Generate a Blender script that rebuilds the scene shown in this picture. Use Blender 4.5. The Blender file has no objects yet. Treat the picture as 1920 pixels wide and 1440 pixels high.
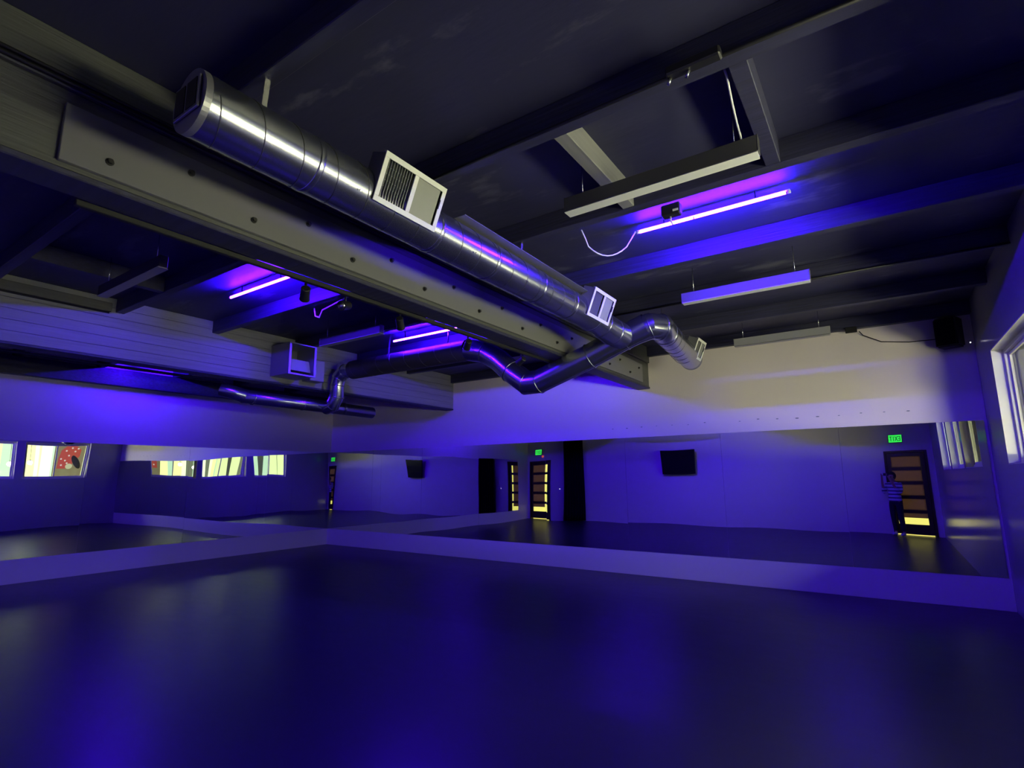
import bpy, bmesh, math, random
from mathutils import Vector, Matrix
from mathutils.noise import noise as pnoise
random.seed(7)
PI = math.pi
S = bpy.context.scene
COL = S.collection

# ------------------------------------------------------------------ camera
CAM = Vector((11.5244, -8.7754, 1.6)); YAW = .59597; PITCH = .17127; ROLL = -.00811; FPX = 1006.58
F = Vector((-math.sin(YAW) * math.cos(PITCH), math.cos(YAW) * math.cos(PITCH), math.sin(PITCH)))
R0 = Vector((math.cos(YAW), math.sin(YAW), 0)); U0 = R0.cross(F)
RV = math.cos(ROLL) * R0 + math.sin(ROLL) * U0; UV = -math.sin(ROLL) * R0 + math.cos(ROLL) * U0
cd = bpy.data.cameras.new('camera'); cam = bpy.data.objects.new('camera', cd); COL.objects.link(cam)
cd.sensor_width = 36; cd.lens = FPX / 1920 * 36; cd.clip_start = .01; cd.clip_end = 100
cam.matrix_world = Matrix.Translation(CAM) @ Matrix((RV, UV, -F)).transposed().to_4x4()
S.camera = cam
# ------------------------------------------------------------------ world, exposure
w = bpy.data.worlds.new('world'); S.world = w; w.use_nodes = True
w.node_tree.nodes['Background'].inputs[0].default_value = (.6, .6, 1, 1)
w.node_tree.nodes['Background'].inputs[1].default_value = .02
S.view_settings.view_transform = 'Standard'; S.view_settings.look = 'None'
S.view_settings.exposure = 0; S.view_settings.gamma = 1; S.view_settings.use_curve_mapping = False
cy = S.cycles
cy.use_denoising = True; cy.max_bounces = 10; cy.diffuse_bounces = 4; cy.glossy_bounces = 6
cy.transparent_max_bounces = 12; cy.sample_clamp_indirect = 6; cy.caustics_reflective = False; cy.caustics_refractive = False
cy.use_adaptive_sampling = True; cy.adaptive_threshold = .01

TUBE = 1120         # radiance of the violet tubes
WINL = 2.6         # frosted glazing outside the windows
GLOBE = 60
BAND = 68; BAND2 = 35          # unseen corridor light bands, added below the sills and above the heads
DOORL = 1.5
BLUE = (.048, .0026, 1.0)

# room size
W = 12.66; D = 9.35; DECK = 3.77; JB = 3.6
# ------------------------------------------------------------------ materials
def mat(name, col=(.5, .5, .5), rough=.5, metal=0., spec=.5, bump=0, bscale=8, bstretch=(1, 1, 1), var=0, vscale=2, vcol=None, rvar=0):
    m = bpy.data.materials.new(name); m.use_nodes = True
    nt = m.node_tree; N = nt.nodes; L = nt.links; b = N['Principled BSDF']
    b.inputs['Base Color'].default_value = (*col, 1); b.inputs['Roughness'].default_value = rough
    b.inputs['Metallic'].default_value = metal; b.inputs['Specular IOR Level'].default_value = spec
    if bump or var or rvar:
        tc = N.new('ShaderNodeTexCoord'); mp = N.new('ShaderNodeMapping'); mp.inputs['Scale'].default_value = bstretch
        L.new(tc.outputs['Object'], mp.inputs['Vector'])
    if bump:
        n = N.new('ShaderNodeTexNoise'); n.inputs['Scale'].default_value = bscale; n.inputs['Detail'].default_value = 5
        L.new(mp.outputs[0], n.inputs['Vector'])
        bp = N.new('ShaderNodeBump'); bp.inputs['Strength'].default_value = 1; bp.inputs['Distance'].default_value = bump
        L.new(n.outputs['Fac'], bp.inputs['Height']); L.new(bp.outputs[0], b.inputs['Normal'])
    if var:
        n2 = N.new('ShaderNodeTexNoise'); n2.inputs['Scale'].default_value = vscale; n2.inputs['Detail'].default_value = 6; n2.inputs['Roughness'].default_value = .6
        L.new(mp.outputs[0], n2.inputs['Vector'])
        cr = N.new('ShaderNodeValToRGB'); c2 = vcol or tuple(c * .6 for c in col)
        cr.color_ramp.elements[0].position = .35; cr.color_ramp.elements[0].color = (*col, 1)
        cr.color_ramp.elements[1].position = .35 + .35 * var; cr.color_ramp.elements[1].color = (*c2, 1)
        if var < 1: cr.color_ramp.elements[0].position = .6; cr.color_ramp.elements[1].position = .6 + .12 * var
        L.new(n2.outputs['Fac'], cr.inputs[0]); L.new(cr.outputs[0], b.inputs['Base Color'])
    if rvar:
        n3 = N.new('ShaderNodeTexNoise'); n3.inputs['Scale'].default_value = 3; n3.inputs['Detail'].default_value = 4
        L.new(mp.outputs[0], n3.inputs['Vector'])
        mr = N.new('ShaderNodeMapRange'); mr.inputs['To Min'].default_value = rough - rvar; mr.inputs['To Max'].default_value = rough + rvar
        L.new(n3.outputs['Fac'], mr.inputs['Value']); L.new(mr.outputs[0], b.inputs['Roughness'])
    return m

def emit(name, col, s):
    m = bpy.data.materials.new(name); m.use_nodes = True; nt = m.node_tree; nt.nodes.remove(nt.nodes['Principled BSDF'])
    e = nt.nodes.new('ShaderNodeEmission'); e.inputs[0].default_value = (*col, 1); e.inputs[1].default_value = s
    nt.links.new(e.outputs[0], nt.nodes['Material Output'].inputs[0]); return m

M = {}
M['deck'] = mat('black_painted_deck', (.032, .032, .078), .55, bump=.005, bscale=3, bstretch=(1, 3, 1), var=.5, vscale=.9, vcol=(.085, .085, .13))  # blue tint in the base colour stands in for violet bounce light
M['joist'] = mat('black_painted_timber', (.034, .034, .085), .5, bump=.004, bscale=4, bstretch=(.5, 6, 12), var=1, vscale=3, vcol=(.022, .022, .04))
M['girder'] = mat('grey_painted_timber', (.085, .09, .09), .5, bump=.004, bscale=5, bstretch=(6, .5, 10), var=1, vscale=2.5, vcol=(.065, .065, .07))
M['girder2'] = mat('light_grey_painted_timber', (.24, .24, .25), .5, bump=.004, bscale=5, bstretch=(6, .4, 10), var=1, vscale=2.5, vcol=(.19, .19, .2))
M['plate'] = mat('light_grey_painted_board', (.15, .15, .165), .35, bump=.001, bscale=3, bstretch=(1, .5, 2))
M['dark'] = mat('black_painted_metal', (.012, .012, .014), .45)
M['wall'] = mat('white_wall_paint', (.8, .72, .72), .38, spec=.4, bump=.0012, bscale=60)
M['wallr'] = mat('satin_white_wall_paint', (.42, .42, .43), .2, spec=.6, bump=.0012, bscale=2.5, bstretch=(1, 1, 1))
M['floor'] = mat('black_vinyl_floor', (.008, .004, .024), .33, spec=.45, bump=.0012, bscale=1.0, bstretch=(1, 2.4, 1), rvar=.03)
M['trim'] = mat('white_gloss_trim', (.75, .74, .66), .3)
M['whitemetal'] = mat('white_painted_metal', (.72, .73, .72), .35)
M['greymetal'] = mat('grey_enamelled_metal', (.3, .3, .32), .4)
M['channel'] = mat('dark_enamelled_channel', (.05, .05, .055), .4)
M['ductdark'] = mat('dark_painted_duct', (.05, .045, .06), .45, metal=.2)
M['midmetal'] = mat('mid_grey_enamel', (.13, .12, .14), .4)
M['louvre'] = mat('grey_louvre_metal', (.2, .21, .21), .45)
M['black'] = mat('matt_black', (.006, .006, .007), .6)
M['tv'] = mat('black_screen_glass', (.004, .004, .006), .25)
M['drape'] = mat('black_drape_fabric', (.008, .008, .01), .95, spec=.05)
M['doorwood'] = mat('dark_red_brown_wood', (.045, .012, .012), .35, bump=.001, bscale=6, bstretch=(8, 8, .6))
M['paper'] = mat('brown_kraft_paper', (.22, .15, .09), .85, bump=.012, bscale=7, var=1, vscale=4, vcol=(.15, .1, .06))
_p = M['paper'].node_tree; _t = _p.nodes.new('ShaderNodeBsdfTranslucent'); _t.inputs[0].default_value = (.55, .4, .4, 1)
_x = _p.nodes.new('ShaderNodeMixShader'); _x.inputs[0].default_value = .4
_p.links.new(_p.nodes['Principled BSDF'].outputs[0], _x.inputs[1]); _p.links.new(_t.outputs[0], _x.inputs[2]); _p.links.new(_x.outputs[0], _p.nodes['Material Output'].inputs[0])
M['cable'] = mat('white_cable_sheath', (.7, .7, .72), .4)
M['chrome'] = mat('brushed_steel', (.7, .7, .7), .25, metal=1)
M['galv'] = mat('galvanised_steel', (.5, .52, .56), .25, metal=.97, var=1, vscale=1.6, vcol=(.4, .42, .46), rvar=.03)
M['galvseam'] = mat('dark_duct_seam', (.12, .12, .13), .4, metal=.8)
M['galvmatt'] = mat('matt_sheet_steel', (.26, .26, .29), .42, metal=.6, bump=.001, bscale=4)
M['skin'] = mat('skin', (.42, .24, .17), .5)
M['hair'] = mat('dark_hair', (.02, .013, .01), .6)
M['trousers'] = mat('dark_navy_cloth', (.008, .009, .02), .85)
M['shoe'] = mat('white_trainer_leather', (.6, .6, .6), .5)
M['tube'] = emit('violet_led_tube', BLUE, TUBE)
M['door_light'] = emit('yellow_hall_light', (1, .86, .2), DOORL)
M['globe'] = emit('warm_globe_lamp', (1, .97, .68), GLOBE)
M['exit_green'] = emit('exit_green', (.05, 1, .12), 1.0)
M['exit_letter'] = mat('dark_green_letter', (.002, .05, .006), .5)
M['led'] = emit('white_indicator', (1, .95, 1), 4)
M['redled'] = emit('red_indicator', (1, .15, .12), .6)

def mirror_mat():
    m = bpy.data.materials.new('mirror_glass'); m.use_nodes = True; nt = m.node_tree; nt.nodes.remove(nt.nodes['Principled BSDF'])
    g = nt.nodes.new('ShaderNodeBsdfGlossy'); g.inputs['Color'].default_value = (.74, .77, .76, 1); g.inputs['Roughness'].default_value = .0
    nt.links.new(g.outputs[0], nt.nodes['Material Output'].inputs[0]); return m
M['mirror'] = mirror_mat()

def glass_mat():
    m = bpy.data.materials.new('window_glass'); m.use_nodes = True; nt = m.node_tree; nt.nodes.remove(nt.nodes['Principled BSDF'])
    t = nt.nodes.new('ShaderNodeBsdfTransparent'); t.inputs[0].default_value = (.95, .97, .95, 1)
    g = nt.nodes.new('ShaderNodeBsdfGlossy'); g.inputs['Roughness'].default_value = .02
    lw = nt.nodes.new('ShaderNodeLayerWeight'); pw_ = nt.nodes.new('ShaderNodeMath'); pw_.operation = 'POWER'; pw_.inputs[1].default_value = 5
    nt.links.new(lw.outputs['Facing'], pw_.inputs[0]); fr = nt.nodes.new('ShaderNodeMapRange'); fr.inputs['To Min'].default_value = .035; fr.inputs['To Max'].default_value = .9
    nt.links.new(pw_.outputs[0], fr.inputs['Value'])
    mx = nt.nodes.new('ShaderNodeMixShader'); nt.links.new(fr.outputs[0], mx.inputs[0]); nt.links.new(t.outputs[0], mx.inputs[1]); nt.links.new(g.outputs[0], mx.inputs[2])
    nt.links.new(mx.outputs[0], nt.nodes['Material Output'].inputs[0]); return m
M['glass'] = glass_mat()

def glazing_mat():   # frosted, daylit corridor glazing in vertical strips of different tint
    m = bpy.data.materials.new('daylit_frosted_glazing'); m.use_nodes = True; nt = m.node_tree; N = nt.nodes; L = nt.links; N.remove(N['Principled BSDF'])
    tc = N.new('ShaderNodeTexCoord'); mp = N.new('ShaderNodeMapping'); mp.inputs['Scale'].default_value = (1, 3.2, .02)
    L.new(tc.outputs['Object'], mp.inputs[0])
    v = N.new('ShaderNodeTexVoronoi'); v.voronoi_dimensions = '3D'; v.inputs['Scale'].default_value = 1.0; L.new(mp.outputs[0], v.inputs['Vector'])
    sx = N.new('ShaderNodeSeparateColor'); L.new(v.outputs['Color'], sx.inputs[0])
    cr = N.new('ShaderNodeValToRGB'); cr.color_ramp.interpolation = 'CONSTANT'
    el = cr.color_ramp.elements
    el[0].position = 0; el[0].color = (.7, .8, .36, 1)
    el[1].position = .3; el[1].color = (.85, 1, .6, 1)
    for p, c in ((.55, (.45, .62, .42, 1)), (.72, (.14, .15, .1, 1)), (.82, (.9, .9, .36, 1)), (.93, (.05, .055, .045, 1))):
        e = el.new(p); e.color = c
    L.new(sx.outputs[0], cr.inputs[0])
    e = N.new('ShaderNodeEmission'); L.new(cr.outputs[0], e.inputs[0]); e.inputs[1].default_value = WINL
    L.new(e.outputs[0], N['Material Output'].inputs[0]); return m
M['glazing'] = glazing_mat()

def shirt_mat():
    m = mat('striped_knit', (.6, .6, .65), .85); nt = m.node_tree; N = nt.nodes; L = nt.links; b = N['Principled BSDF']
    tc = N.new('ShaderNodeTexCoord'); s = N.new('ShaderNodeSeparateXYZ'); L.new(tc.outputs['Object'], s.inputs[0])
    a = N.new('ShaderNodeMath'); a.operation = 'MULTIPLY'; a.inputs[1].default_value = 11; L.new(s.outputs[2], a.inputs[0])
    f = N.new('ShaderNodeMath'); f.operation = 'FRACT'; L.new(a.outputs[0], f.inputs[0])
    g = N.new('ShaderNodeMath'); g.operation = 'GREATER_THAN'; g.inputs[1].default_value = .6; L.new(f.outputs[0], g.inputs[0])
    mx = N.new('ShaderNodeMix'); mx.data_type = 'RGBA'; mx.inputs['A'].default_value = (.65, .65, .7, 1); mx.inputs['B'].default_value = (.1, .1, .16, 1)
    L.new(g.outputs[0], mx.inputs['Factor']); L.new(mx.outputs['Result'], b.inputs['Base Color']); return m
M['shirt'] = shirt_mat()

# ------------------------------------------------------------------ mesh helpers
def obj(name, bm, m, parent=None, smooth=False, loc=None):
    me = bpy.data.meshes.new(name); bmesh.ops.recalc_face_normals(bm, faces=bm.faces[:]) if smooth != 'keep' else None
    bm.to_mesh(me); bm.free()
    me.materials.append(M[m] if isinstance(m, str) else m)
    if smooth:
        me.polygons.foreach_set('use_smooth', [True] * len(me.polygons))
    o = bpy.data.objects.new(name, me); COL.objects.link(o)
    if parent: o.parent = parent
    if loc: o.location = loc
    return o
def tag(o, label=None, cat=None, group=None, kind=None):
    if label: o['label'] = label
    if cat: o['category'] = cat
    if group: o['group'] = group
    if kind: o['kind'] = kind
    return o
def empty(name, loc=(0, 0, 0), rz=0):
    o = bpy.data.objects.new(name, None); COL.objects.link(o); o.location = loc; o.rotation_euler = (0, 0, rz); o.empty_display_size = .1; return o
def kids(o): return [c for c in bpy.data.objects if c.parent == o]
def copy_tree(o, parent=None):
    c = o.copy(); COL.objects.link(c)
    if parent: c.parent = parent
    for ch in kids(o): copy_tree(ch, c)
    return c
def box(bm, x0, x1, y0, y1, z0, z1):
    vs = [bm.verts.new((x, y, z)) for x in (x0, x1) for y in (y0, y1) for z in (z0, z1)]
    for f in ((0, 1, 3, 2), (4, 6, 7, 5), (0, 4, 5, 1), (2, 3, 7, 6), (0, 2, 6, 4), (1, 5, 7, 3)):
        bm.faces.new([vs[i] for i in f])
    return vs
def bx(*a):
    bm = bmesh.new(); box(bm, *a); return bm
def bev(bm, w=.004, seg=1):
    bmesh.ops.bevel(bm, geom=bm.edges[:], offset=w, segments=seg, affect='EDGES', clamp_overlap=True); return bm
def obox(bm, c, ax, ay, az):
    c = Vector(c); ax, ay, az = Vector(ax), Vector(ay), Vector(az)
    vs = [bm.verts.new(c + sx * ax + sy * ay + sz * az) for sx in (-1, 1) for sy in (-1, 1) for sz in (-1, 1)]
    for f in ((0, 1, 3, 2), (4, 6, 7, 5), (0, 4, 5, 1), (2, 3, 7, 6), (0, 2, 6, 4), (1, 5, 7, 3)):
        bm.faces.new([vs[i] for i in f])
def sweep(bm, pts, r, seg=24, cap=True, rfun=None):
    pts = [Vector(p) for p in pts]; n = len(pts); rings = []
    t0 = (pts[1] - pts[0]).normalized()
    a = Vector((0, 0, 1)) if abs(t0.z) < .9 else Vector((1, 0, 0))
    u = t0.cross(a).normalized(); v = t0.cross(u).normalized()
    pt = t0
    for i, p in enumerate(pts):
        if i == 0: tin = tout = t0
        elif i == n - 1: tin = tout = (pts[-1] - pts[-2]).normalized()
        else: tin = (pts[i] - pts[i - 1]).normalized(); tout = (pts[i + 1] - pts[i]).normalized()
        # frame along tin
        q = pt.rotation_difference(tin); u = q @ u; v = q @ v; pt = tin
        m = (tin + tout).normalized()
        ring = []
        rr = rfun(i) if rfun else r
        for k in range(seg):
            an = 2 * PI * k / seg
            o = rr * (math.cos(an) * u + math.sin(an) * v)
            # slide along tin onto the mitre plane
            d = -(o.dot(m)) / max(.2, tin.dot(m))
            ring.append(bm.verts.new(p + o + tin * d))
        rings.append(ring)
    for i in range(n - 1):
        for k in range(seg):
            bm.faces.new((rings[i][k], rings[i][(k + 1) % seg], rings[i + 1][(k + 1) % seg], rings[i + 1][k]))
    if cap:
        bm.faces.new(rings[0]); bm.faces.new(rings[-1][::-1])
    return rings
def tube(name, pts, r, m, parent=None, seg=10, cap=True):
    bm = bmesh.new(); sweep(bm, pts, r, seg, cap); return obj(name, bm, m, parent, smooth=True)
def arc(p0, p1, p2, n=6):   # quadratic bezier
    p0, p1, p2 = Vector(p0), Vector(p1), Vector(p2)
    return [((1 - t) ** 2) * p0 + 2 * t * (1 - t) * p1 + t * t * p2 for t in [i / n for i in range(n + 1)]]
def shade_auto(o):
    me = o.data
    try: me.set_sharp_from_angle(angle=math.radians(35))
    except Exception: pass
def struct(name, bm, m, parent=None, **k):
    o = obj(name, bm, m, parent, **k)
    if not parent: o['kind'] = 'structure'
    return o

# ------------------------------------------------------------------ room shell
struct('floor', bx(-.2, W + .2, -D - .2, .2, -.1, 0), 'floor')
struct('ceiling', bx(-.2, W + .2, -D - .2, .2, DECK, DECK + .1), 'deck')
struct('wall_left', bx(-.2, 0, -D, .0, 0, DECK), 'wall')
struct('wall_front', bx(-.2, W + .2, 0, .2, 0, DECK), 'wall')
WIN = [(-2.83, -.95), (-5.05, -3.04), (-7.05, -5.3)]
WZ0, WZ1, WT = 1.69, 2.95, .17
bm = bmesh.new()
box(bm, W, W + WT, -D, 0, 0, WZ0); box(bm, W, W + WT, -D, 0, WZ1, DECK)
ys = sorted([-D, 0] + [v for a in WIN for v in a])
for a, b in ((ys[0], ys[1]), (ys[2], ys[3]), (ys[4], ys[5]), (ys[6], ys[7])): box(bm, W, W + WT, a, b, WZ0, WZ1)
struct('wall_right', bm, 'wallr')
DOORS = [(.12, 1.1), (11.58, 12.53)]; DH = 2.23
bm = bmesh.new()
box(bm, 0, W, -D - .12, -D, DH, DECK)
for a, b in ((0, DOORS[0][0]), (DOORS[0][1], DOORS[1][0]), (DOORS[1][1], W)): box(bm, a, b, -D - .12, -D, 0, DH)
struct('wall_back', bm, 'wall')
# white base strip of the walls below the mirrors (flush board with a thin top edge)
struct('trim_1', bev(bx(.0, .012, -8.55, -.012, 0, .372), .003), 'wall')
struct('trim_2', bev(bx(0, W, -.012, 0, 0, .372), .003), 'wall')

# corridor beyond the windows: glowing glazing backdrop, added light bands, soffit
XC = W + 2.4
struct('wall_corridor', bx(XC, XC + .05, -12, 2.5, 1.67, 3.14), 'glazing')
struct('wall_corridor_low', bx(XC, XC + .05, -12, 2.5, 0, .9), 'trim')
struct('window_4', bx(XC, XC + .05, -8.8, -4.45, 1.1, 1.665), emit('added_low_glow', (1, .95, .58), BAND))  # unseen light band, added below the sills to brighten front wall and girder
struct('window_6', bx(XC, XC + .05, -4.4, 1.8, 1.2, 1.665), emit('added_dim_glow', (1, .97, .55), 24))  # unseen dimmer band, added for the highlight along the duct
struct('window_5', bx(XC, XC + .05, -7.6, -5.1, 3.15, 3.49), emit('added_top_glow', (.95, 1, .75), BAND2))  # unseen band high up, added to light the lower left wall
struct('wall_corridor_mid', bx(XC - .0, XC + .05, -4.45, 2.5, .9, 1.19), 'trim')
struct('ceiling_corridor', bx(W + WT, XC + .05, -12, 2.5, 3.5, 3.55), 'dark')
struct('floor_corridor', bx(W + WT, XC + .05, -12, 2.5, -.1, 0), 'dark')

# windows
for i, (y0, y1) in enumerate(WIN):
    root = tag(empty('window_%d' % (i + 1), (W, (y0 + y1) / 2, WZ0)), kind='structure')
    h = (y1 - y0) / 2; H = WZ1 - WZ0
    bm = bmesh.new()     # lining of the reveal
    t = .012
    box(bm, 0, WT, -h, -h + t, 0, H); box(bm, 0, WT, h - t, h, 0, H); box(bm, 0, WT, -h + t, h - t, 0, t); box(bm, 0, WT, -h + t, h - t, H - t, H)
    obj('window_reveal', bm, 'trim', root)
    bm = bmesh.new(); a = .045; x0, x1 = .1, .165
    box(bm, x0, x1, -h + t, -h + t + a, t, H - t); box(bm, x0, x1, h - t - a, h - t, t, H - t)
    box(bm, x0, x1, -h + t + a, h - t - a, t, t + a); box(bm, x0, x1, -h + t + a, h - t - a, H - t - a, H - t)
    obj('window_frame', bev(bm, .004), 'trim', root)
    for s, (sa, sb, sx) in enumerate(((-h + t + a, .02, .115), (-.02, h - t - a, .135))):
        bm = bmesh.new(); b = .035
        z0, z1 = t + a, H - t - a
        box(bm, sx, sx + .022, sa, sa + b, z0, z1); box(bm, sx, sx + .022, sb - b, sb, z0, z1)
        box(bm, sx, sx + .022, sa + b, sb - b, z0, z0 + b); box(bm, sx, sx + .022, sa + b, sb - b, z1 - b, z1)
        so = obj('window_sash', bev(bm, .003), 'trim', root)
        obj('window_glass', bx(sx + .009, sx + .013, sa + b, sb - b, z0 + b, z1 - b), 'glass', so)

# globe lamps in the corridor
def globe_lamp(x, y, z, label):
    root = tag(empty('globe_lamp', (x, y, z)), label, 'lamp', 'globe lamps beyond the windows')
    bm = bmesh.new(); bmesh.ops.create_uvsphere(bm, u_segments=20, v_segments=12, radius=.075)
    obj('lamp_globe', bm, 'globe', root, smooth=True)
    tube('lamp_cord', [(0, 0, .075), (0, 0, 3.5 - z)], .006, 'dark', root, 6)
    bm = bmesh.new(); sweep(bm, [(0, 0, .07), (0, 0, .1)], .03, 12); obj('lamp_holder', bm, 'chrome', root, smooth=True)
globe_lamp(W + .75, -3.02, 2.2, 'glowing round globe lamp beyond the gap between the first and second windows')
globe_lamp(W + .75, -2.47, 2.27, 'glowing round globe lamp behind the first window, nearer the front mirror wall')

# abstract red spotted picture beyond the first window, lit by glow in its colours
root = tag(empty('poster', (W + 1.0, -1.2, 1.75)), 'red picture with white dots and a black oval seen through the first window', 'poster')
obj('poster_board', bx(0, .03, -.5, .42, 0, 1.3), emit('poster_glow_cream', (.33, .28, .15), 1.0), root)
def blob(pts, x, t, name, m):
    bm = bmesh.new(); vs = [bm.verts.new((x, a, b)) for a, b in pts]; f = bm.faces.new(vs)
    r = bmesh.ops.extrude_face_region(bm, geom=[f]); bmesh.ops.translate(bm, vec=(-t, 0, 0), verts=[v for v in r['geom'] if isinstance(v, bmesh.types.BMVert)])
    return obj(name, bm, m, root)
def ell(cy_, cz_, ry, rz_, a=0, n=28):
    return [(cy_ + ry * math.cos(2 * PI * k / n) * math.cos(a) - rz_ * math.sin(2 * PI * k / n) * math.sin(a), cz_ + ry * math.cos(2 * PI * k / n) * math.sin(a) + rz_ * math.sin(2 * PI * k / n) * math.cos(a)) for k in range(n)]
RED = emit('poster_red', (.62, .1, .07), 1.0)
blob([(-.38, .32), (.06, .32), (.1, .55), (.28, .75), (.3, 1.0), (.1, 1.2), (-.12, 1.18), (-.3, 1.0), (-.36, .7)], 0, .006, 'poster_red_shape', RED)
blob(ell(.2, .55, .1, .28, .5), -.006, .004, 'poster_black_oval', M['black'])
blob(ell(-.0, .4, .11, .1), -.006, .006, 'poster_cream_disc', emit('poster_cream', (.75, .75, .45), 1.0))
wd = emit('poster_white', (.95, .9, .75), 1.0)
for a, b in ((-.25, .45), (-.15, .62), (-.28, .68), (-.05, .8), (.12, .95), (-.15, .98), (.02, 1.08), (.2, 1.05), (-.08, .52)):
    blob(ell(a, b, .03, .03, n=12), -.006, .003, 'poster_dot', wd)

# ------------------------------------------------------------------ doors
for i, (x0, x1) in enumerate(DOORS):
    root = tag(empty('door_%d' % (i + 1), (x0, -D, 0)), kind='structure')
    w_ = x1 - x0; fr = .05
    bm = bmesh.new(); box(bm, 0, fr, -.12, .03, 0, DH); box(bm, w_ - fr, w_, -.12, .03, 0, DH); box(bm, fr, w_ - fr, -.12, .03, DH - fr, DH)
    box(bm, fr, fr + .02, -.12, -.075, 0, DH - fr); box(bm, w_ - fr - .02, w_ - fr, -.12, -.075, 0, DH - fr); box(bm, fr + .02, w_ - fr - .02, -.12, -.075, DH - fr - .02, DH - fr)
    obj('door_frame', bev(bm, .004), 'doorwood', root)
    a0, a1 = fr + .004, w_ - fr - .004; st = .1; zb, zt = .03, DH - fr - .004
    n = 5; rail = .085; bot = .26
    lz = []
    z = zb + bot; hh = (zt - .1 - z - rail * (n - 1)) / n
    bm = bmesh.new()
    box(bm, a0, a0 + st, -.07, -.03, zb, zt); box(bm, a1 - st, a1, -.07, -.03, zb, zt)
    box(bm, a0 + st, a1 - st, -.07, -.03, zb, zb + bot); box(bm, a0 + st, a1 - st, -.07, -.03, zt - .1, zt)
    for k in range(n):
        lz.append((z, z + hh))
        if k < n - 1: box(bm, a0 + st, a1 - st, -.07, -.03, z + hh, z + hh + rail)
        z += hh + rail
    obj('door_slab', bev(bm, .004), 'doorwood', root)
    for k, (za, zc) in enumerate(lz):
        obj('door_glass', bx(a0 + st, a1 - st, -.053, -.047, za, zc), 'glass', root)
        L0, L1 = a0 + st, a1 - st
        if i == 0:
            if k: p0, p1, q0 = L0 - .0, L1 - .075, za - .0
            else: p0, p1, q0 = L0 - .0, L1 - .075, za + .17
        else:
            if k: p0, p1, q0 = L0, L1, za
            else: p0, p1, q0 = L0, L1, za + .17
        bm = bmesh.new()
        nx, nz = 14, 8
        g = [[bm.verts.new((p0 + (p1 - p0) * a / nx, -.044 + .004 * pnoise(Vector((a * .9, b * .5, k * 3 + i))), q0 + (zc - q0) * b / nz)) for b in range(nz + 1)] for a in range(nx + 1)]
        for a in range(nx):
            for b in range(nz): bm.faces.new((g[a][b], g[a + 1][b], g[a + 1][b + 1], g[a][b + 1]))
        o = obj('door_paper', bm, 'paper', root, smooth=True)
        md = o.modifiers.new('s', 'SOLIDIFY'); md.thickness = .0015
    bm = bmesh.new(); sweep(bm, [(0, 0, 0), (0, .045, 0)], .014, 10); sweep(bm, [(0, .045, 0), (.1 if i == 0 else .1, .045, 0)], .01, 8)
    obj('door_handle', bm, 'chrome', root, smooth=True, loc=(a0 + .04, -.03, 1.0))
    obj('door_light_panel', bx(fr, w_ - fr, -.2, -.19, 0, DH), 'door_light', root)

# exit signs (read EXIT to someone facing them)
def exit_sign(x, z, label, flip=-1):
    root = tag(empty('exit_sign', (x, -D, z)), label, 'exit sign', 'green exit signs over the doors')
    w2, h2 = .15, .1
    obj('sign_housing', bev(bx(-w2 - .012, w2 + .012, 0, .035, -h2 - .012, h2 + .012), .006), 'black', root)
    obj('sign_face', bx(-w2, w2, .035, .039, -h2, h2), 'exit_green', root)
    lw = .048; lh = .11; st = .013
    glyph = {'E': [((0, 0), (0, 1)), ((0, 0), (1, 0)), ((0, .5), (.8, .5)), ((0, 1), (1, 1))], 'X': [((0, 0), (1, 1)), ((0, 1), (1, 0))],
             'I': [((.5, 0), (.5, 1))], 'T': [((.5, 0), (.5, 1)), ((0, 1), (1, 1))]}
    cx_ = .115
    for ch in 'EXIT':
        bm = bmesh.new()
        for (a, b), (c, d) in glyph[ch]:
            p = Vector((cx_ - a * lw, .041, -lh / 2 + b * lh)); q = Vector((cx_ - c * lw, .041, -lh / 2 + d * lh))
            dr = (q - p).normalized(); sd = Vector((-dr.z, 0, dr.x))
            obox(bm, (p + q) / 2, dr * ((q - p).length / 2 + st / 2), Vector((0, .002, 0)), sd * st / 2)
        obj('sign_letter', bm, 'exit_letter', root); cx_ -= lw + .014
    return root
exit_sign(.56, 2.57, 'green EXIT sign over the glowing door next to the black drape')
exit_sign(11.88, 2.56, 'green EXIT sign over the door in the window wall corner')
# red and white indicators near door 1
o = tag(obj('alarm_light', bev(bx(.72, .8, -D, -D + .03, 2.36, 2.43), .008), 'redled'), 'tiny red indicator light under the exit sign by the drape', 'alarm light')
root = tag(empty('light_switch', (1.45, -D, 1.15)), 'small wall switch with a lit dot between the door and the drape', 'light switch')
obj('switch_plate', bev(bx(-.035, .035, 0, .008, -.06, .06), .003), 'whitemetal', root)
obj('switch_indicator', bx(-.008, .008, .008, .012, -.008, .008), 'led', root)

# television
root = tag(empty('television', (5.98, -D, 2.05)), 'black flat television tilted on the back wall', 'television')
rot = Matrix.Rotation(math.radians(-7), 4, 'X')
def tf(o): o.matrix_local = Matrix.Translation((0, .2, 0)) @ rot; return o
tf(obj('television_body', bev(bx(-.61, .61, -.03, .02, -.4, .4), .01), 'black', root))
tf(obj('television_screen', bx(-.595, .595, .02, .023, -.385, .385), 'tv', root))
bm = bmesh.new(); box(bm, -.12, .12, .001, .02, -.15, .15); box(bm, -.03, .03, .02, .165, -.03, .03)
obj('television_bracket', bm, 'black', root)

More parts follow.
